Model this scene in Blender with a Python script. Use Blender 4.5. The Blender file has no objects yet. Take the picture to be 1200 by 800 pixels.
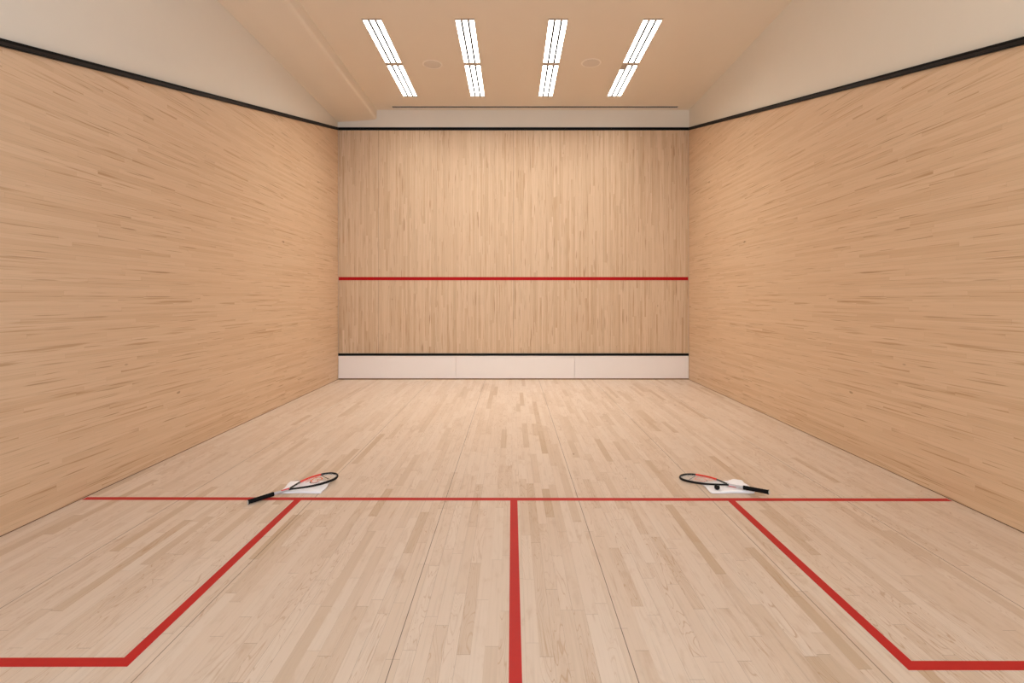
import bpy, bmesh, math, random
from mathutils import Vector, Matrix
random.seed(7)
C = bpy.context.scene.collection
PI = math.pi

# ------------------------------------------------------------------ helpers
def obj(name, bm, mats, parent=None, smooth=False):
    me = bpy.data.meshes.new(name)
    bmesh.ops.recalc_face_normals(bm, faces=bm.faces[:])
    bm.to_mesh(me); bm.free()
    if not isinstance(mats, (list, tuple)): mats = [mats]
    for m in mats: me.materials.append(m)
    if smooth:
        for p in me.polygons: p.use_smooth = True
    o = bpy.data.objects.new(name, me); C.objects.link(o)
    if parent is not None: o.parent = parent
    return o

def add_box(bm, x0, x1, y0, y1, z0, z1, bev=0.0, mat=0):
    b2 = bmesh.new()
    bmesh.ops.create_cube(b2, size=1.0)
    for v in b2.verts:
        v.co = Vector(((x0+x1)/2 + v.co.x*(x1-x0), (y0+y1)/2 + v.co.y*(y1-y0), (z0+z1)/2 + v.co.z*(z1-z0)))
    if bev > 0:
        bmesh.ops.bevel(b2, geom=b2.edges[:], offset=bev, segments=2, profile=0.5, affect='EDGES')
    merge(bm, b2, mat)

def merge(bm, b2, mat=0):
    mp = {}
    for v in b2.verts: mp[v] = bm.verts.new(v.co)
    for f in b2.faces:
        try:
            nf = bm.faces.new([mp[v] for v in f.verts]); nf.material_index = mat
        except ValueError: pass
    b2.free()

def box(*a, **k):
    bm = bmesh.new(); add_box(bm, *a, **k); return bm

def add_prism(bm, pts2, f, closed_caps=True):
    """pts2: outline; f(p, end) -> 3-D point for end 0/1"""
    a = [bm.verts.new(f(p, 0)) for p in pts2]; b = [bm.verts.new(f(p, 1)) for p in pts2]
    n = len(pts2)
    for i in range(n):
        bm.faces.new((a[i], a[(i+1) % n], b[(i+1) % n], b[i]))
    if closed_caps:
        bm.faces.new(a[::-1]); bm.faces.new(b)

def add_tube(bm, pts, rw, rh, up=Vector((0, 0, 1)), seg=12, closed=False, mat=0):
    """tube with an oval section (half width rw in plane, rh along up); rw/rh number or list"""
    n = len(pts); rings = []
    for i, p in enumerate(pts):
        p = Vector(p)
        if closed: t = Vector(pts[(i+1) % n]) - Vector(pts[i-1])
        elif i == 0: t = Vector(pts[1]) - p
        elif i == n-1: t = p - Vector(pts[-2])
        else: t = Vector(pts[i+1]) - Vector(pts[i-1])
        t.normalize(); s = t.cross(up).normalized(); u = s.cross(t).normalized()
        a = rw[i] if isinstance(rw, (list, tuple)) else rw
        b = rh[i] if isinstance(rh, (list, tuple)) else rh
        rings.append([bm.verts.new(p + s*a*math.cos(2*PI*k/seg) + u*b*math.sin(2*PI*k/seg)) for k in range(seg)])
    m = n if closed else n-1
    for i in range(m):
        r0, r1 = rings[i], rings[(i+1) % n]
        for k in range(seg):
            f = bm.faces.new((r0[k], r0[(k+1) % seg], r1[(k+1) % seg], r1[k])); f.material_index = mat
    if not closed:
        bm.faces.new(rings[0][::-1]).material_index = mat; bm.faces.new(rings[-1]).material_index = mat

def add_disc_ring(bm, cx, cy, prof, seg=48):
    """lathe around a vertical axis; prof = [(r, z)...]"""
    rings = []
    for r, z in prof:
        if r < 1e-6: rings.append([bm.verts.new((cx, cy, z))])
        else: rings.append([bm.verts.new((cx+r*math.cos(2*PI*k/seg), cy+r*math.sin(2*PI*k/seg), z)) for k in range(seg)])
    for a, b in zip(rings, rings[1:]):
        for k in range(seg):
            k2 = (k+1) % seg
            if len(a) == 1: bm.faces.new((a[0], b[k2], b[k]))
            elif len(b) == 1: bm.faces.new((a[k], a[k2], b[0]))
            else: bm.faces.new((a[k], a[k2], b[k2], b[k]))

def empty(name, loc, rz=0.0):
    o = bpy.data.objects.new(name, None); C.objects.link(o)
    o.location = loc; o.rotation_euler = (0, 0, rz); o.empty_display_size = 0.1
    return o

def tag(o, label=None, cat=None, group=None, kind=None):
    if label: o['label'] = label
    if cat: o['category'] = cat
    if group: o['group'] = group
    if kind: o['kind'] = kind
    return o

def copy_tree(o, parent=None):
    c = o.copy(); C.objects.link(c)
    if parent is not None: c.parent = parent
    for ch in o.children: copy_tree(ch, c)
    return c

# ------------------------------------------------------------------ materials
def mat(name, col, rough=0.5, metal=0.0, spec=0.5, emis=None, estr=0.0, noise=0.0, nscale=30.0, bump=0.0):
    m = bpy.data.materials.new(name); m.use_nodes = True
    nt = m.node_tree; b = nt.nodes['Principled BSDF']
    b.inputs['Base Color'].default_value = (*col, 1); b.inputs['Roughness'].default_value = rough
    b.inputs['Metallic'].default_value = metal; b.inputs['Specular IOR Level'].default_value = spec
    if emis:
        b.inputs['Emission Color'].default_value = (*emis, 1); b.inputs['Emission Strength'].default_value = estr
    tc = nt.nodes.new('ShaderNodeTexCoord')
    if noise > 0:
        n = nt.nodes.new('ShaderNodeTexNoise'); n.inputs['Scale'].default_value = nscale; n.inputs['Detail'].default_value = 4
        nt.links.new(tc.outputs['Object'], n.inputs['Vector'])
        mx = nt.nodes.new('ShaderNodeMix'); mx.data_type = 'RGBA'
        mx.inputs[6].default_value = (*[c*(1-noise) for c in col], 1); mx.inputs[7].default_value = (*[min(1, c*(1+noise)) for c in col], 1)
        nt.links.new(n.outputs['Fac'], mx.inputs[0]); nt.links.new(mx.outputs[2], b.inputs['Base Color'])
        if bump > 0:
            bp = nt.nodes.new('ShaderNodeBump'); bp.inputs['Strength'].default_value = bump; bp.inputs['Distance'].default_value = 0.002
            nt.links.new(n.outputs['Fac'], bp.inputs['Height']); nt.links.new(bp.outputs['Normal'], b.inputs['Normal'])
    return m

class N:
    """tiny expression helper over shader nodes"""
    def __init__(s, nt): s.nt = nt
    def m(s, op, a, b=None, c=None, clamp=False):
        n = s.nt.nodes.new('ShaderNodeMath'); n.operation = op; n.use_clamp = clamp
        for i, v in enumerate((a, b, c)):
            if v is None: continue
            if isinstance(v, (int, float)): n.inputs[i].default_value = v
            else: s.nt.links.new(v, n.inputs[i])
        return n.outputs[0]
    def vec(s, x, y, z=0.0):
        n = s.nt.nodes.new('ShaderNodeCombineXYZ')
        for i, v in enumerate((x, y, z)):
            if isinstance(v, (int, float)): n.inputs[i].default_value = v
            else: s.nt.links.new(v, n.inputs[i])
        return n.outputs[0]
    def white(s, v):
        n = s.nt.nodes.new('ShaderNodeTexWhiteNoise'); n.noise_dimensions = '3D'; s.nt.links.new(v, n.inputs['Vector']); return n.outputs['Value']
    def noise(s, v, scale=1.0, detail=2.0, rough=0.5, dist=0.0):
        n = s.nt.nodes.new('ShaderNodeTexNoise'); s.nt.links.new(v, n.inputs['Vector'])
        n.inputs['Scale'].default_value = scale; n.inputs['Detail'].default_value = detail
        n.inputs['Roughness'].default_value = rough; n.inputs['Distortion'].default_value = dist
        return n.outputs['Fac']
    def mix(s, f, a, b):
        n = s.nt.nodes.new('ShaderNodeMix'); n.data_type = 'RGBA'
        if isinstance(f, (int, float)): n.inputs[0].default_value = f
        else: s.nt.links.new(f, n.inputs[0])
        for i, v in ((6, a), (7, b)):
            if isinstance(v, tuple): n.inputs[i].default_value = (*v, 1)
            else: s.nt.links.new(v, n.inputs[i])
        return n.outputs[2]
    def ramp(s, f, stops):
        n = s.nt.nodes.new('ShaderNodeValToRGB'); s.nt.links.new(f, n.inputs[0])
        e = n.color_ramp.elements
        while len(e) < len(stops): e.new(0.5)
        for i, (p, c) in enumerate(stops): e[i].position = p; e[i].color = (*c, 1)
        return n.outputs[0]
    def smooth(s, v, lo, hi):
        n = s.nt.nodes.new('ShaderNodeMapRange'); n.interpolation_type = 'SMOOTHSTEP'
        s.nt.links.new(v, n.inputs[0]); n.inputs[1].default_value = lo; n.inputs[2].default_value = hi
        return n.outputs[0]

def wood(name, along, across, strip, blen, tones, streak_col, streak_lo, streak_amt, seam_amt, end_amt,
         grain_amt, rough, joints=None, cathedral=0.0, endw=0.0012, warm=None, streak_sc=(0.9, 45.0), figure=0.0, gs=160.0, marks=0.0, msc=(2.2, 60.0)):
    m = bpy.data.materials.new(name); m.use_nodes = True; nt = m.node_tree; b = nt.nodes['Principled BSDF']; n = N(nt)
    tc = nt.nodes.new('ShaderNodeTexCoord'); sp = nt.nodes.new('ShaderNodeSeparateXYZ'); nt.links.new(tc.outputs['Object'], sp.inputs[0])
    u = sp.outputs[along]; v = sp.outputs[across]
    row_f = n.m('DIVIDE', v, strip); row = n.m('FLOOR', row_f); fr = n.m('SUBTRACT', row_f, row)
    r1 = n.white(n.vec(row, 3.7, 1.3)); r2 = n.white(n.vec(row, 9.1, 5.3))
    L = n.m('MULTIPLY_ADD', r2, blen*0.7, blen*0.65)
    bf = n.m('ADD', n.m('DIVIDE', u, L), n.m('MULTIPLY', r1, 17.0)); bi = n.m('FLOOR', bf); bfr = n.m('SUBTRACT', bf, bi)
    rnd = n.white(n.vec(row, bi, 0.5)); rnd2 = n.white(n.vec(row, bi, 7.5))
    col = n.ramp(rnd, tones)
    # fine straight grain inside each strip
    off = n.m('MULTIPLY', rnd2, 37.0)
    gv = n.vec(n.m('MULTIPLY_ADD', u, 2.2, off), n.m('MULTIPLY', v, gs), off)
    g = n.noise(gv, 1.0, 3.0, 0.6)
    dark = tuple(c*0.72 for c in tones[len(tones)//2][1]); light = tuple(min(1, c*1.1) for c in tones[0][1])
    col = n.mix(n.m('MULTIPLY', n.smooth(g, 0.5, 0.75), grain_amt), col, dark)
    col = n.mix(n.m('MULTIPLY', n.smooth(g, 0.5, 0.25), grain_amt*0.6), col, light)
    if cathedral > 0:
        cv = n.vec(n.m('MULTIPLY_ADD', u, 1.6, off), n.m('MULTIPLY', v, 16.0), off)
        cn = n.noise(cv, 1.0, 1.5, 0.45, 0.6)
        w = n.m('PINGPONG', n.m('MULTIPLY', cn, 15.0), 0.5)
        some = n.smooth(rnd2, 0.35, 0.75)
        col = n.mix(n.m('MULTIPLY', n.m('MULTIPLY', n.smooth(w, 0.13, 0.0), cathedral), some), col, streak_col)
    if figure > 0:
        fv = n.vec(n.m('MULTIPLY', u, 5.0), n.m('MULTIPLY', v, 14.0), off)
        col = n.mix(n.m('MULTIPLY', n.smooth(n.noise(fv, 1.0, 4.0, 0.6, 0.5), 0.5, 0.75), figure), col, streak_col)
    # short dark mineral streaks
    sv = n.vec(n.m('MULTIPLY_ADD', u, streak_sc[0], off), n.m('MULTIPLY', v, streak_sc[1]), off)
    s1 = n.noise(sv, 1.0, 2.5, 0.55)
    col = n.mix(n.m('MULTIPLY', n.smooth(s1, streak_lo, streak_lo+0.09), streak_amt), col, streak_col)
    if marks > 0:      # short, thin, darker dashes of mineral stain
        mv = n.vec(n.m('MULTIPLY_ADD', u, msc[0], n.m('MULTIPLY', off, 3.0)), n.m('MULTIPLY', v, msc[1]), n.m('MULTIPLY', off, 0.7))
        m1 = n.noise(mv, 1.0, 1.0, 0.4)
        col = n.mix(n.m('MULTIPLY', n.smooth(m1, 0.675, 0.76), marks), col, tuple(c*0.75 for c in streak_col))
    # tiny knots
    kv = n.vec(n.m('MULTIPLY', u, 4.0), n.m('MULTIPLY', v, 9.0), 2.0)
    kn = n.noise(kv, 1.6, 1.0, 0.5)
    col = n.mix(n.m('MULTIPLY', n.smooth(kn, 0.80, 0.84), 0.6), col, tuple(c*0.45 for c in streak_col))
    # broad slow tone drift
    bv = n.vec(n.m('MULTIPLY', u, 0.6), n.m('MULTIPLY', v, 1.0), 0.0)
    bn = n.noise(bv, 1.0, 2.0, 0.5)
    col = n.mix(n.m('MULTIPLY', n.smooth(bn, 0.42, 0.62), 0.25), col, tones[1][1])
    # seams
    edge = n.m('MINIMUM', fr, n.m('SUBTRACT', 1.0, fr))
    sr = n.white(n.vec(row, 2.2, 8.8))
    seam = n.m('MULTIPLY', n.smooth(edge, 0.0009/strip, 0.0003/strip), n.m('MULTIPLY', n.smooth(sr, 0.2, 1.0), seam_amt))
    col = n.mix(seam, col, tuple(c*0.35 for c in streak_col))
    ee = n.m('MULTIPLY', n.m('MINIMUM', bfr, n.m('SUBTRACT', 1.0, bfr)), blen)
    col = n.mix(n.m('MULTIPLY', n.smooth(ee, endw, endw*0.4), end_amt), col, tuple(c*0.4 for c in streak_col))
    if joints:
        for (j0, period, wdt, amt) in joints:
            if period:
                q = n.m('DIVIDE', n.m('SUBTRACT', v, j0), period)
                dd = n.m('MULTIPLY', n.m('ABSOLUTE', n.m('SUBTRACT', q, n.m('ROUND', q))), period)
            else:
                dd = n.m('ABSOLUTE', n.m('SUBTRACT', v, j0))
            col = n.mix(n.m('MULTIPLY', n.smooth(dd, wdt, wdt*0.5), amt), col, (0.05, 0.03, 0.015))
    nt.links.new(col, b.inputs['Base Color'])
    b.inputs['Roughness'].default_value = rough; b.inputs['Specular IOR Level'].default_value = 0.35
    bp = nt.nodes.new('ShaderNodeBump'); bp.inputs['Strength'].default_value = 0.08; bp.inputs['Distance'].default_value = 0.0006
    nt.links.new(g, bp.inputs['Height']); nt.links.new(bp.outputs['Normal'], b.inputs['Normal'])
    return m

LAMP, LAMP_POW, WORLD, WCOL, EXPO = 45.0, 1.9, 2.0, (0.86, 0.93, 1.0), 0.25
STREAK = (0.36, 0.185, 0.075)
W = [(0.0, (0.675, 0.495, 0.335)), (0.6, (0.645, 0.463, 0.305)), (1.0, (0.600, 0.415, 0.262))]
M_side = wood('maple_strip_side', 1, 2, 0.032, 1.1, W, STREAK, 0.60, 0.55, 0.40, 0.18, 0.40, 0.5, streak_sc=(1.1, 48.0), gs=110.0, marks=0.62, msc=(2.0, 70.0))
WF = [(0.0, (0.635, 0.480, 0.338)), (0.5, (0.595, 0.440, 0.300)), (1.0, (0.525, 0.368, 0.235))]
M_front = wood('maple_strip_front', 2, 0, 0.036, 1.2, WF, STREAK, 0.59, 0.55, 0.60, 0.10, 0.50, 0.5, streak_sc=(1.3, 50.0), gs=60.0, marks=0.8, msc=(2.2, 60.0),
               joints=[(-2.437, 0, 0.006, 0.38), (0.028, 0, 0.005, 0.45), (-1.385, 0, 0.004, 0.25), (1.67, 0, 0.004, 0.25)])
FL = [(0.0, (0.665, 0.558, 0.462)), (0.55, (0.640, 0.520, 0.418)), (0.88, (0.59, 0.465, 0.358)), (1.0, (0.50, 0.365, 0.250))]
M_floor = wood('maple_floor', 1, 0, 0.0576, 0.75, FL, (0.40, 0.24, 0.13), 0.66, 0.40, 0.65, 0.60, 0.32, 0.42, cathedral=0.60,
               joints=[(0.489, 0.978, 0.0024, 0.85)], streak_sc=(2.0, 30.0), figure=0.34, gs=80.0)
M_plaster = mat('warm_white_plaster', (0.73, 0.685, 0.605), 0.85, noise=0.012, nscale=6)
M_ceil = mat('ceiling_paint', (0.78, 0.69, 0.57), 0.9, noise=0.01, nscale=5)
M_tin = mat('white_tin_panel', (0.80, 0.76, 0.745), 0.45, noise=0.01, nscale=4)
M_black = mat('black_enamel', (0.004, 0.004, 0.004), 0.5, spec=0.12)
M_rail = mat('dark_brown_rail', (0.026, 0.020, 0.018), 0.5, spec=0.15)
M_redw = mat('red_wall_paint', (0.40, 0.004, 0.006), 0.5, spec=0.15)
M_red = mat('red_floor_paint', (0.46, 0.020, 0.018), 0.5, spec=0.2, noise=0.06, nscale=40)
M_gapshade = mat('gap_shade_brown', (0.20, 0.11, 0.06), 0.8, spec=0.1)  # shade of the gap under the cladding, given as a colour
M_lamp = mat('lamp_diffuser', (0.9, 0.9, 0.9), 0.5, emis=(1.0, 0.96, 0.88), estr=26.0)
_nt = M_lamp.node_tree; _n = N(_nt); _g = _nt.nodes.new('ShaderNodeNewGeometry'); _d = _nt.nodes.new('ShaderNodeVectorMath'); _d.operation = 'DOT_PRODUCT'
_nt.links.new(_g.outputs['True Normal'], _d.inputs[0]); _nt.links.new(_g.outputs['Incoming'], _d.inputs[1])
_nt.links.new(_n.m('MULTIPLY', _n.m('POWER', _n.m('ABSOLUTE', _d.outputs['Value']), LAMP_POW), LAMP), _nt.nodes['Principled BSDF'].inputs['Emission Strength'])
M_frame = mat('lamp_frame', (0.50, 0.42, 0.35), 0.5)
M_fin = mat('lamp_fin', (0.04, 0.035, 0.03), 0.7, spec=0.1)
M_house = mat('lamp_housing', (0.5, 0.48, 0.45), 0.6)
M_grille = mat('speaker_grille', (0.70, 0.62, 0.53), 0.8, noise=0.25, nscale=900, bump=0.5)
M_rim = mat('speaker_rim', (0.88, 0.80, 0.70), 0.6)
M_slot = mat('vent_slot', (0.03, 0.018, 0.012), 0.8, spec=0.1)
M_grip = mat('grip_tape', (0.006, 0.006, 0.006), 0.85, spec=0.15, noise=0.3, nscale=200, bump=0.3)
M_frameblack = mat('racket_black', (0.005, 0.005, 0.007), 0.4, spec=0.2)
M_framered = mat('racket_red', (0.72, 0.035, 0.015), 0.3)
M_shaft = mat('racket_grey', (0.50, 0.50, 0.53), 0.3, metal=0.2)
M_pink = mat('shaft_red_mark', (0.62, 0.09, 0.09), 0.35)
M_string = mat('string_white', (0.86, 0.85, 0.82), 0.4)
M_stencil = mat('stencil_orange', (0.75, 0.13, 0.04), 0.6)
M_stencilk = mat('stencil_black', (0.03, 0.02, 0.02), 0.6)
M_cap = mat('butt_cap', (0.55, 0.52, 0.46), 0.5)
M_towel = mat('white_terry', (0.89, 0.90, 0.95), 0.95, noise=0.04, nscale=300, bump=0.8)
M_darkpiece = mat('towel_dark_grey', (0.33, 0.30, 0.31), 0.9)
M_ball = mat('squash_rubber', (0.006, 0.006, 0.007), 0.8, spec=0.15, noise=0.3, nscale=300, bump=0.2)
M_dot = mat('ball_dot', (0.45, 0.43, 0.40), 0.5)

# ------------------------------------------------------------------ court dimensions (metres, camera above the origin)
XL, XR, YF, YB = -3.174, 3.227, 9.16, -0.62
ZC = 4.925
T = 0.016        # cladding stands proud of the plaster
GAP = 0.007
def rail_z(side, y):      # centre height of the sloping out-of-court rail
    if side == 'L': return 3.066 + (y-3.111)*(4.571-3.066)/(YF-3.111)
    return 3.102 + (y-3.163)*(4.571-3.102)/(YF-3.163)
RH = 0.024

# ------------------------------------------------------------------ floor and its painted lines
floor = tag(obj('floor', box(XL-0.3, XR+0.3, YB, YF+0.3, -0.08, 0.0), M_floor), kind='structure')
LT = 0.0012
def quad_slab(pts, z0=0.0, z1=LT):
    bm = bmesh.new(); add_prism(bm, pts, lambda p, e: (p[0], p[1], z1 if e else z0)); return bm
def short_y(x): return 3.700 - 0.0040*x + 0.0
hw = 0.0245
sl = quad_slab([(XL+0.012, short_y(XL)-hw), (XR-0.012, short_y(XR)-hw), (XR-0.012, short_y(XR)+hw), (XL+0.012, short_y(XL)+hw)])
obj('short_line', sl, M_red, floor)
hx = 0.0135
obj('half_court_line', quad_slab([(hx-0.026, YB), (hx+0.026, YB), (hx+0.026, short_y(hx)-hw), (hx-0.026, short_y(hx)-hw)]), M_red, floor)
def box_line(xa, xw, yr, tilt):
    # L-shaped mark: outer service box side and rear edge
    s = -1 if xa < 0 else 1
    xi, xo = xa - s*0.0255, xa + s*0.0255
    yt = short_y(xa)-hw
    def ry(x): return yr + tilt*(x-xa)
    pts = [(xi, yt), (xo, yt), (xo, ry(xo)+0.025), (xw, ry(xw)+0.025), (xw, ry(xw)-0.025), (xi, ry(xi)-0.025)]
    return quad_slab(pts)
obj('service_box_line', box_line(-1.573, XL+0.012, 2.043, 0.002), M_red, floor)
obj('service_box_line', box_line(1.606, XR-0.012, 2.024, -0.001), M_red, floor)

# ------------------------------------------------------------------ walls
def side_wall(name, side):
    s = -1 if side == 'L' else 1
    xi = XL if side == 'L' else XR
    a, b_ = sorted((xi+s*T, xi+s*(T+0.2)))
    w = tag(obj(name, box(a, b_, YB, YF+0.3, 0.0, ZC+0.12), M_plaster), kind='structure')
    bm = bmesh.new()
    y0, y1 = YB, YF-0.004
    prof = [(y0, GAP), (y1, GAP), (y1, rail_z(side, y1)-RH+0.002), (y0, rail_z(side, y0)-RH+0.002)]
    add_prism(bm, prof, lambda p, e: (xi + (s*T if e else 0), p[0], p[1]))
    obj('wood_cladding', bm, M_side, w)
    a, b_ = sorted((xi+s*0.003, xi+s*T))
    obj('gap_shade', box(a, b_, YB, YF-0.004, 0.0, GAP), M_gapshade, w)  # dark brown strip standing in for the shade in the floor gap
    return w
wl = side_wall('wall_left', 'L'); wr = side_wall('wall_right', 'R')
wf = tag(obj('wall_front', box(XL-T, XR+T, YF+T, YF+T+0.2, 0.0, ZC+0.12), M_plaster), kind='structure')
obj('wood_cladding', box(XL+0.004, XR-0.004, YF, YF+T, 0.478, 4.571-RH+0.002), M_front, wf)
zs = 1.481+(349.4-326.4)/64.2
obj('service_line', box(XL+0.01, XR-0.01, YF-0.0014, YF+0.0004, zs-0.030, zs+0.030), M_redw, wf)

# out-of-court rails: an extruded strip with a raised lip along each edge
def rail_profile():
    h, d = RH, 0.020
    return [(-T, -h), (d, -h), (d, -h+0.009), (d-0.007, -h+0.012), (d-0.007, h-0.016), (d, h-0.013), (d, h), (-T, h)]
def side_rail(name, side):
    s = 1 if side == 'L' else -1
    xi = XL if side == 'L' else XR
    bm = bmesh.new()
    add_prism(bm, rail_profile(), lambda p, e: (xi+s*p[0], YF-0.002 if e else YB, rail_z(side, YF if e else YB)+p[1]))
    for f in bm.faces: f.material_index = 0
    o = tag(obj(name, bm, [M_rail, M_black]), kind='structure')
    for p in o.data.polygons:
        c = p.center; dz = c.z - rail_z(side, c.y)
        if dz > h_split or dz < -RH+0.013: p.material_index = 1
    return o
h_split = RH-0.017
side_rail('trim_1', 'L'); side_rail('trim_2', 'R')
bm = bmesh.new(); add_prism(bm, rail_profile(), lambda p, e: (XR-0.002 if e else XL+0.002, YF-p[0], 4.571+p[1]))
tag(obj('trim_3', bm, M_black), kind='structure')

# ------------------------------------------------------------------ tin across the foot of the front wall
tin = tag(empty('tin_board', ((XL+XR)/2, YF, 0)), 'low white tin board in three panels with black top strip under the wooden front wall', 'tin board')
ox = (XL+XR)/2
def loc(o):  # keep world-built meshes in place under an empty
    o.matrix_parent_inverse = Matrix.Identity(4)
    for v in o.data.vertices: v.co -= o.parent.location
    return o
px = lambda p: (p-600)/64.2
for a, b_ in ((XL+0.006, px(534.2)), (px(534.2), px(673)), (px(673), XR-0.006)):
    loc(obj('panel', box(a+0.0025, b_-0.0025, YF-0.014, YF+T-0.002, 0.022, 0.434, bev=0.002), M_tin, tin))
loc(obj('top_strip', box(XL+0.006, XR-0.006, YF-0.02, YF+T-0.002, 0.434, 0.476, bev=0.003), M_black, tin))
loc(obj('base_strip', box(XL+0.006, XR-0.006, YF-0.006, YF+T-0.002, 0.0, 0.022), mat('base_wood', (0.22, 0.12, 0.06), 0.7), tin))

# ------------------------------------------------------------------ ceiling with openings
ROWS = [-1.735, -0.585, 0.572, 1.742]
FW = 0.243; FLN = 1.196
YV = [6.178, 7.390]                    # near ends of the two lamps of each visible run
YN = []
holes = []
for x in ROWS:
    for y in YV+YN: holes.append((x-FW/2, x+FW/2, y, y+FLN))
SLOT = (-2.17, 3.0, 8.995, 9.080)
holes.append(SLOT)
xs = sorted({XL-T, XR+T} | {h[0] for h in holes} | {h[1] for h in holes})
ys = sorted({YB, YF+T} | {h[2] for h in holes} | {h[3] for h in holes})
bm = bmesh.new(); vg = {}
def gv(i, j, k):
    if (i, j, k) not in vg: vg[(i, j, k)] = bm.verts.new((xs[i], ys[j], ZC + 0.11*k))
    return vg[(i, j, k)]
def solid(i, j):
    if i < 0 or j < 0 or i >= len(xs)-1 or j >= len(ys)-1: return False
    cx, cy = (xs[i]+xs[i+1])/2, (ys[j]+ys[j+1])/2
    return not any(h[0] < cx < h[1] and h[2] < cy < h[3] for h in holes)
for i in range(len(xs)-1):
    for j in range(len(ys)-1):
        if not solid(i, j): continue
        bm.faces.new((gv(i, j, 0), gv(i+1, j, 0), gv(i+1, j+1, 0), gv(i, j+1, 0)))
        bm.faces.new((gv(i, j, 1), gv(i, j+1, 1), gv(i+1, j+1, 1), gv(i+1, j, 1)))
        for di, dj, a, b_ in ((-1, 0, (i, j), (i, j+1)), (1, 0, (i+1, j+1), (i+1, j)), (0, -1, (i+1, j), (i, j)), (0, 1, (i, j+1), (i+1, j+1))):
            if not solid(i+di, j+dj):
                bm.faces.new((gv(*a, 0), gv(*b_, 0), gv(*b_, 1), gv(*a, 1)))
ceil = tag(obj('ceiling', bm, M_ceil), kind='structure')
# dropped soffit along the left wall, rounded inner edge
sx = -2.475; r = 0.045
prof = [(XL-T, ZC+0.004), (XL-T, 4.705), (-2.9, 4.715)]
prof += [(sx-r+r*math.sin(a), 4.748+r-r*math.cos(a)) for a in [PI/2*k/8 for k in range(9)]]
prof += [(sx, ZC+0.004)]
bm = bmesh.new(); add_prism(bm, prof, lambda p, e: (p[0], YF+T if e else YB, p[1]))
obj('soffit', bm, M_ceil, ceil)

# ------------------------------------------------------------------ ceiling lights
def make_light():
    t = empty('ceiling_light', (0, 0, ZC))
    w = FW/2-0.001; l0, l1 = 0.001, FLN-0.001; e = 0.036; s_ = 0.006
    bm = bmesh.new()                       # trim frame and closed housing
    add_box(bm, -w, -w+s_, l0, l1, -0.004, 0.035); add_box(bm, w-s_, w, l0, l1, -0.004, 0.035)
    add_box(bm, -w+s_, w-s_, l0, l0+e, -0.004, 0.035); add_box(bm, -w+s_, w-s_, l1-e, l1, -0.004, 0.035)
    obj('frame', bm, M_frame, t)
    bm = bmesh.new(); add_box(bm, -w, w, l0, l1, 0.035, 0.10, bev=0.004)
    obj('housing', bm, M_house, t)
    inner = w-s_; fin = 0.026; sw = (2*inner-2*fin)/3
    for k in range(3):
        a = -inner+k*(sw+fin)
        bm = bmesh.new()                   # slightly domed lens strip
        add_prism(bm, [(a, 0.034), (a, 0.004), (a+sw*0.25, 0.001), (a+sw*0.75, 0.001), (a+sw, 0.004), (a+sw, 0.034)],
                  lambda p, e_: (p[0], l0+e if not e_ else l1-e, p[1]))
        obj('diffuser', bm, M_lamp, t)
        if k < 2: obj('fin', box(a+sw, a+sw+fin, l0+e, l1-e, -0.003, 0.034), M_fin, t)
    return t
rown = ['leftmost run', 'second run from the left', 'third run from the left', 'rightmost run']
proto = make_light(); first = True
for i, x in enumerate(ROWS):
    for j, y in enumerate(YV+YN):
        t = proto if first else copy_tree(proto); first = False
        t.location = (x, y, ZC)
        if j < 2:
            tag(t, 'recessed white three-strip ceiling light, %s half of the %s' % (('nearer', 'farther')[j], rown[i]), 'ceiling light', 'recessed strip lights in the ceiling')
        else:
            tag(t, 'ceiling light over the back of the court, %s half of the %s' % (('rear', 'front')[j-2], rown[i]), 'ceiling light', 'recessed strip lights over the back of the court')
        if i == 3 and j == 1:
            t['label'] = 'white three-strip ceiling light with a beige patch, farther half of the rightmost run'
            w = FW/2-0.007
            obj('patch', box(-w, -w+0.068, 0.030, 0.17, -0.004, 0.0008, bev=0.001), M_frame, t)['label'] = 'beige patch over the end of one lens strip'

# ------------------------------------------------------------------ ceiling speakers
def make_speaker():
    t = empty('ceiling_speaker', (0, 0, ZC))
    bm = bmesh.new(); add_disc_ring(bm, 0, 0, [(0.125, -0.001), (0.127, -0.006), (0.140, -0.006), (0.147, 0.0), (0.125, 0.0), (0.125, -0.001)])
    obj('rim', bm, M_rim, t, smooth=False)
    bm = bmesh.new(); add_disc_ring(bm, 0, 0, [(0, -0.0055), (0.06, -0.005), (0.118, -0.003), (0.125, -0.001), (0.125, 0.0), (0, 0.0)])
    obj('grille', bm, M_grille, t, smooth=True)
    return t
s0 = make_speaker(); s0.location = (-1.172, 7.39, ZC)
tag(s0, 'round flush ceiling speaker between the two left runs of lights', 'ceiling speaker', 'round ceiling speakers')
s1 = copy_tree(s0); s1.location = (1.160, 7.35, ZC)
tag(s1, 'round flush ceiling speaker between the two right runs of lights', 'ceiling speaker', 'round ceiling speakers')

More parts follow.
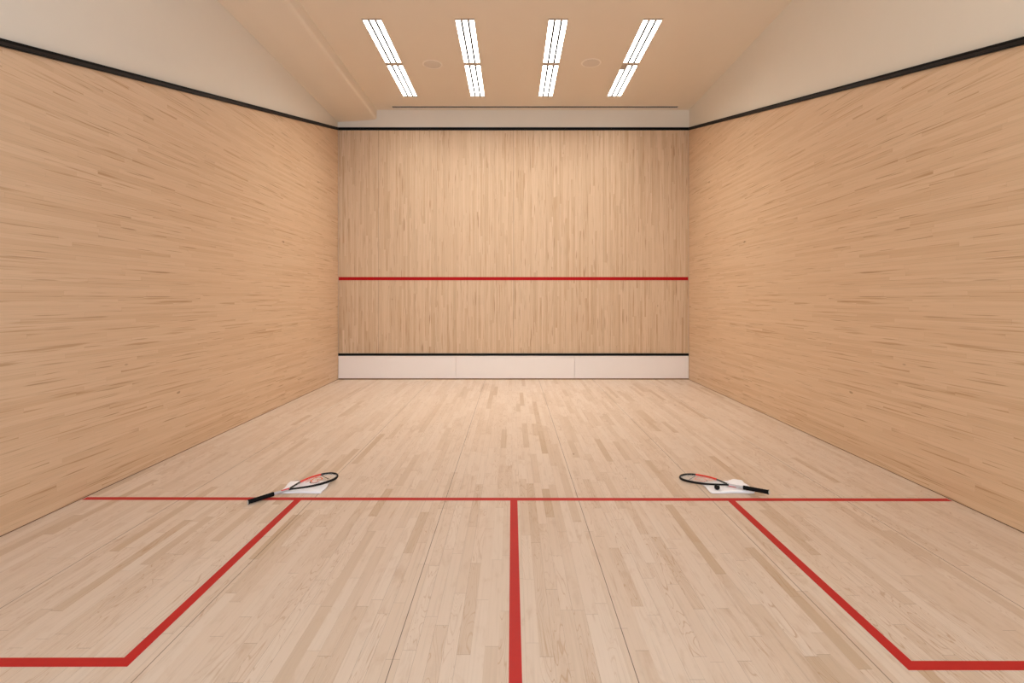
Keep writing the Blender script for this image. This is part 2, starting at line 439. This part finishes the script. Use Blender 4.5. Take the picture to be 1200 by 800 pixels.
# ------------------------------------------------------------------ linear slot vent
t = tag(empty('slot_vent', ((SLOT[0]+SLOT[1])/2, (SLOT[2]+SLOT[3])/2, ZC)), 'long narrow slot vent in the ceiling just before the front wall', 'vent')
bm = bmesh.new()
a, b_, c, d = SLOT; q = 0.001
add_box(bm, a+q, b_-q, c+q, c+0.005, -0.004+ZC, ZC+0.004); add_box(bm, a+q, b_-q, d-0.010, d-q, -0.004+ZC, ZC+0.004)
add_box(bm, a+q, a+0.012, c+0.005, d-0.010, -0.004+ZC, ZC+0.004); add_box(bm, b_-0.012, b_-q, c+0.005, d-0.010, -0.004+ZC, ZC+0.004)
loc(obj('frame', bm, M_rim, t))
bm = bmesh.new()
add_box(bm, a+q, b_-q, c+q, d-q, ZC+0.06, ZC+0.075)
add_box(bm, a+q, b_-q, c+q, c+0.004, ZC+0.004, ZC+0.06); add_box(bm, a+q, b_-q, d-0.004, d-q, ZC+0.004, ZC+0.06)
add_box(bm, a+0.012, b_-0.012, (c+d)/2-0.003, (c+d)/2+0.003, ZC+0.004, ZC+0.06)
loc(obj('slot_baffle', bm, M_slot, t))

# ------------------------------------------------------------------ towels
def towel(name, x0, x1, y0, y1, h00, h10, h01, h11, skew, seed):
    """folded terry towel: soft top with thickness h at the four corners, layered rounded edges"""
    rr = random.Random(seed)
    cx, cy = (x0+x1)/2, (y0+y1)/2
    t = empty(name, (cx, cy, 0))
    nx, ny = 46, 34
    ph = [rr.uniform(0, 6.28) for _ in range(6)]
    def layer(zb0, zb1, ins):
        bm = bmesh.new(); grid = {}
        for side in (0, 1):
            for i in range(nx+1):
                for j in range(ny+1):
                    u, v = i/nx, j/ny
                    h = (h00*(1-u)+h10*u)*(1-v) + (h01*(1-u)+h11*u)*v
                    h *= 1 + 0.05*math.sin(7*u+ph[0])*math.sin(5*v+ph[1]) + 0.03*math.sin(17*u+9*v+ph[2])
                    e = min(u*(x1-x0), (1-u)*(x1-x0), v*(y1-y0), (1-v)*(y1-y0))
                    rz = min(1.0, e/0.006); rz = math.sqrt(max(0, 1-(1-rz)**2))
                    mid = (zb0+zb1)/2; half = (zb1-zb0)/2*(0.25+0.75*rz)
                    z = (mid + (half if side else -half))*h
                    wx = 0.004*math.sin(9*v+ph[3]) + skew[0]*v; wy = 0.004*math.sin(8*u+ph[4]) + skew[1]*u*u
                    grid[(side, i, j)] = bm.verts.new((x0+ins+(x1-x0-2*ins)*u + wx - cx, y0+ins+(y1-y0-2*ins)*v + wy - cy, max(0.0004, z)))
        for i in range(nx):
            for j in range(ny):
                bm.faces.new([grid[(1, i, j)], grid[(1, i+1, j)], grid[(1, i+1, j+1)], grid[(1, i, j+1)]])
                bm.faces.new([grid[(0, i, j)], grid[(0, i, j+1)], grid[(0, i+1, j+1)], grid[(0, i+1, j)]])
        for i in range(nx):
            bm.faces.new([grid[(0, i, 0)], grid[(0, i+1, 0)], grid[(1, i+1, 0)], grid[(1, i, 0)]])
            bm.faces.new([grid[(0, i+1, ny)], grid[(0, i, ny)], grid[(1, i, ny)], grid[(1, i+1, ny)]])
        for j in range(ny):
            bm.faces.new([grid[(0, 0, j+1)], grid[(0, 0, j)], grid[(1, 0, j)], grid[(1, 0, j+1)]])
            bm.faces.new([grid[(0, nx, j)], grid[(0, nx, j+1)], grid[(1, nx, j+1)], grid[(1, nx, j)]])
        return bm
    lo = layer(0.0, 0.49, 0.006); hi = layer(0.5, 1.0, 0.0)
    merge(lo, hi)
    obj('folded_cloth', lo, M_towel, t, smooth=True)
    return t
tl = towel('folded_towel', -1.765, -1.440, 3.800, 4.035, 0.013, 0.017, 0.015, 0.018, (-0.012, 0.0), 3)
tag(tl, 'folded white towel beside the red short line at left, under the racket', 'towel', 'folded white towels')
# small dark bent piece at its far left corner
bm = bmesh.new(); add_tube(bm, [(-0.158+0.045*k/8, 0.150-0.018*abs(2*k/8-1), 0.006) for k in range(9)], 0.003, 0.002, seg=8)
obj('dark_piece', bm, M_darkpiece, tl, smooth=True)
tr = towel('folded_towel', 1.507, 1.845, 3.800, 4.030, 0.013, 0.027, 0.010, 0.022, (0.0, 0.0), 11)
tag(tr, 'folded white towel at right, under a racket and a ball', 'towel', 'folded white towels')
# turned-up far corner of the right towel
bm = bmesh.new(); g = {}
for i in range(11):
    for j in range(11):
        u, v = i/10, j/10
        x = 0.165 - 0.125*u; y = 0.105 + 0.045*(1-abs(2*u-0.75)/1.25)*v - 0.10*(1-v)*(0.35)
        z = 0.019+0.006*math.sin(PI*v)*(1-0.5*u)
        g[(i, j)] = bm.verts.new((x, y, z))
for i in range(10):
    for j in range(10): bm.faces.new((g[(i, j)], g[(i+1, j)], g[(i+1, j+1)], g[(i, j+1)]))
cf = obj('corner_fold', bm, M_towel, tr, smooth=True)
md = cf.modifiers.new('thick', 'SOLIDIFY'); md.thickness = 0.005; md.offset = -1

# ------------------------------------------------------------------ rackets (local x along the racket from butt to tip)
def head_pt(s, side):
    """s 0..1 from throat to tip; returns local x, y on the frame centre line"""
    return s
def make_racket():
    t = empty('squash_racket', (0, 0, 0))
    # grip: eight-sided handle with a spiral overwrap
    bm = bmesh.new(); pts = []; rw = []; rh = []
    for k in range(121):
        x = 0.004+0.181*k/120; sp = 0.0009*abs(math.sin(PI*x/0.021))
        fl = 0.003*max(0, 1-x/0.02)
        pts.append((x, 0, 0)); rw.append(0.0138+sp+fl); rh.append(0.0150+sp+fl)
    add_tube(bm, pts, rw, rh, seg=16)
    obj('grip', bm, M_grip, t, smooth=True)
    bm = bmesh.new(); add_tube(bm, [(0.0, 0, 0), (0.0015, 0, 0), (0.004, 0, 0)], [0.0085, 0.0125, 0.0150], [0.0095, 0.0135, 0.0160], seg=16)
    obj('butt_cap', bm, M_cap, t, smooth=True)
    # shaft
    bm = bmesh.new(); pts = [(0.185+0.012*k, 0, 0) for k in range(11)]
    add_tube(bm, pts, [0.0105-0.0002*k for k in range(11)], [0.0115-0.0003*k for k in range(11)], seg=16)
    sh = obj('shaft', bm, M_shaft, t, smooth=True)
    bm = bmesh.new(); add_tube(bm, [(0.238+0.01*k, -0.002, 0.0035) for k in range(7)], 0.0062, 0.0086, seg=16)
    obj('shaft_mark', bm, M_pink, sh, smooth=True)
    # head outline, teardrop
    X0, X1 = 0.292, 0.683
    ctrl = [(X0, 0.004), (0.315, 0.013), (0.345, 0.030), (0.385, 0.053), (0.43, 0.074), (0.48, 0.089), (0.53, 0.095),
            (0.58, 0.0935), (0.62, 0.084), (0.65, 0.066), (0.668, 0.047), (0.679, 0.024), (X1, 0.0)]
    def cr(P, n=8):
        out = []
        for i in range(len(P)-1):
            p0 = P[max(0, i-1)]; p1 = P[i]; p2 = P[i+1]; p3 = P[min(len(P)-1, i+2)]
            if i+2 >= len(P): p3 = (p1[0], -p1[1])
            for k in range(n):
                q = k/n
                out.append(tuple(0.5*((2*p1[m]) + (-p0[m]+p2[m])*q + (2*p0[m]-5*p1[m]+4*p2[m]-p3[m])*q*q + (-p0[m]+3*p1[m]-3*p2[m]+p3[m])*q**3) for m in (0, 1)))
        out.append(P[-1]); return out
    half = cr(ctrl)
    def W(x):   # half width of the head at x
        best = 0
        for a, b2 in zip(half, half[1:]):
            if a[0] <= x <= b2[0] and b2[0] > a[0]:
                best = a[1]+(b2[1]-a[1])*(x-a[0])/(b2[0]-a[0])
        return best
    FR, FH = 0.0062, 0.0100
    up = [(x, y, 0) for x, y in half]; dn = [(x, -y, 0) for x, y in half]
    iA = min(range(len(half)), key=lambda k: abs(half[k][0]-0.412)); iB = min(range(len(half)), key=lambda k: abs(half[k][0]-0.598))
    bm = bmesh.new()
    path = up[iB:] + dn[:-1][::-1]
    add_tube(bm, path, [0.0042+0.0022*min(1, max(0, (p[0]-0.33)/0.25)) for p in path], [0.0070+0.0032*min(1, max(0, (p[0]-0.33)/0.25)) for p in path], seg=12)
    fr = obj('frame', bm, M_frameblack, t, smooth=True)
    bm = bmesh.new(); add_tube(bm, up[:iA+1], FR*0.9, FH*0.85, seg=12); obj('frame_arm', bm, mat_arm, t, smooth=True)
    bm = bmesh.new(); add_tube(bm, up[iA:iB+1], FR*1.1, FH*1.03, seg=12); obj('frame_accent', bm, M_framered, t, smooth=True)['label'] = 'orange-red side of the frame'
    # strings
    bm = bmesh.new()
    for k in range(-7, 8):
        y = k*0.0118
        xin = [x for x in [0.30+0.001*q for q in range(390)] if W(x) > abs(y)+0.001]
        if not xin: continue
        add_tube(bm, [(xin[0]-0.001, y, 0.0004), (xin[-1]+0.002, y, 0.0004)], 0.0006, 0.0006, seg=5)
    x = 0.352
    while x < 0.68:
        w_ = W(x)
        if w_ > 0.01: add_tube(bm, [(x, -w_, -0.0004), (x, w_, -0.0004)], 0.0006, 0.0006, seg=5)
        x += 0.0135
    st = obj('strings', bm, M_string, t)
    # painted emblem on the string bed: a bar across, a loop and a hook
    bm = bmesh.new()
    xb = 0.590
    add_tube(bm, [(xb, -W(xb)*0.55, 0.0018), (xb, W(xb)*0.9, 0.0018)], 0.0040, 0.0006, seg=6)
    add_tube(bm, [(0.50-0.040*math.cos(a), -0.012-0.040*math.sin(a)*0.9, 0.0018) for a in [PI*(-0.35+1.0*k/16) for k in range(17)]], 0.0040, 0.0006, seg=6)
    obj('emblem_outline', bm, M_stencilk, st)
    bm = bmesh.new()
    add_tube(bm, [(0.500-0.026*math.cos(a), 0.002-0.030*math.sin(a), 0.0019) for a in [PI*(-0.55+1.3*k/16) for k in range(17)]], 0.0050, 0.0006, seg=6)
    add_tube(bm, [(0.545+0.020*math.cos(a), 0.020+0.034*math.sin(a), 0.0019) for a in [PI*(-0.9+1.6*k/16) for k in range(17)]], 0.0050, 0.0006, seg=6)
    add_tube(bm, [(0.44, 0.030, 0.0019), (0.50, 0.044, 0.0019), (0.54, 0.062, 0.0019)], 0.004, 0.0006, seg=6)
    obj('emblem', bm, M_stencil, st)
    return t
mat_arm = mat('racket_dark_grey', (0.04, 0.038, 0.035), 0.4, spec=0.25)
rk = make_racket()
def place(o, butt, tip, roll=0.0):
    b = Vector(butt); d = (Vector(tip)-b).normalized()
    yv = Vector((0, 0, 1)).cross(d).normalized(); zv = d.cross(yv).normalized()
    R = Matrix((d, yv, zv)).transposed()
    o.rotation_euler = (R @ Matrix.Rotation(roll, 3, 'X')).to_euler(); o.location = b
place(rk, (-1.900, 3.600, 0.0178), (-1.452, 4.080, 0.043))
tag(rk, 'black and red squash racket at left, its grip across the red short line', 'squash racket', 'squash rackets on the floor')
rk2 = copy_tree(rk)
# the second racket points the other way; flipped over so its red side again faces the front wall

place(rk2, (1.895, 3.690, 0.0545), (1.396, 4.160, 0.0100), roll=PI)
tag(rk2, 'black and red squash racket at right, lying over the towel with the ball', 'squash racket', 'squash rackets on the floor')

# ------------------------------------------------------------------ squash ball
bm = bmesh.new(); bmesh.ops.create_uvsphere(bm, u_segments=32, v_segments=20, radius=0.0205)
for v in bm.verts:      # faint moulding seam round the ball
    if abs(v.co.z) < 0.001: v.co *= 0.992
ball = obj('squash_ball', bm, M_ball, None, smooth=True)
ball.location = (1.572, 3.846, 0.0345)
tag(ball, 'small black squash ball resting on the right towel', 'ball')
bm = bmesh.new(); bmesh.ops.create_uvsphere(bm, u_segments=12, v_segments=8, radius=0.0024)
dt = obj('dot', bm, M_dot, ball, smooth=True); dt.location = (0.002, -0.0105, 0.0168)

# ------------------------------------------------------------------ daylight from the glazed back of the court
wd = bpy.data.worlds.new('world'); bpy.context.scene.world = wd; wd.use_nodes = True
bg = wd.node_tree.nodes['Background']; bg.inputs[1].default_value = WORLD
_n = N(wd.node_tree); _tc = wd.node_tree.nodes.new('ShaderNodeTexCoord'); _sp = wd.node_tree.nodes.new('ShaderNodeSeparateXYZ')
wd.node_tree.links.new(_tc.outputs['Generated'], _sp.inputs[0])      # tint added to the surrounding light: left warmer, right cooler
wd.node_tree.links.new(_n.mix(_n.smooth(_sp.outputs[0], -0.6, 0.6), (0.92, 0.93, 0.93), (0.82, 0.94, 1.08)), bg.inputs[0])

# ------------------------------------------------------------------ camera
cam = bpy.data.cameras.new('camera'); co = bpy.data.objects.new('camera', cam); C.objects.link(co)
co.location = (0, 0, 1.481); co.rotation_euler = (PI/2, 0, 0)
cam.sensor_width = 36; cam.lens = 588/1200*36; cam.shift_y = -50.6/1200; cam.clip_start = 0.05
s = bpy.context.scene; s.camera = co
s.view_settings.view_transform = 'Standard'; s.view_settings.look = 'None'
s.view_settings.gamma = 1; s.view_settings.use_curve_mapping = False; s.view_settings.exposure = EXPO
s.cycles.diffuse_bounces = 10; s.cycles.max_bounces = 14
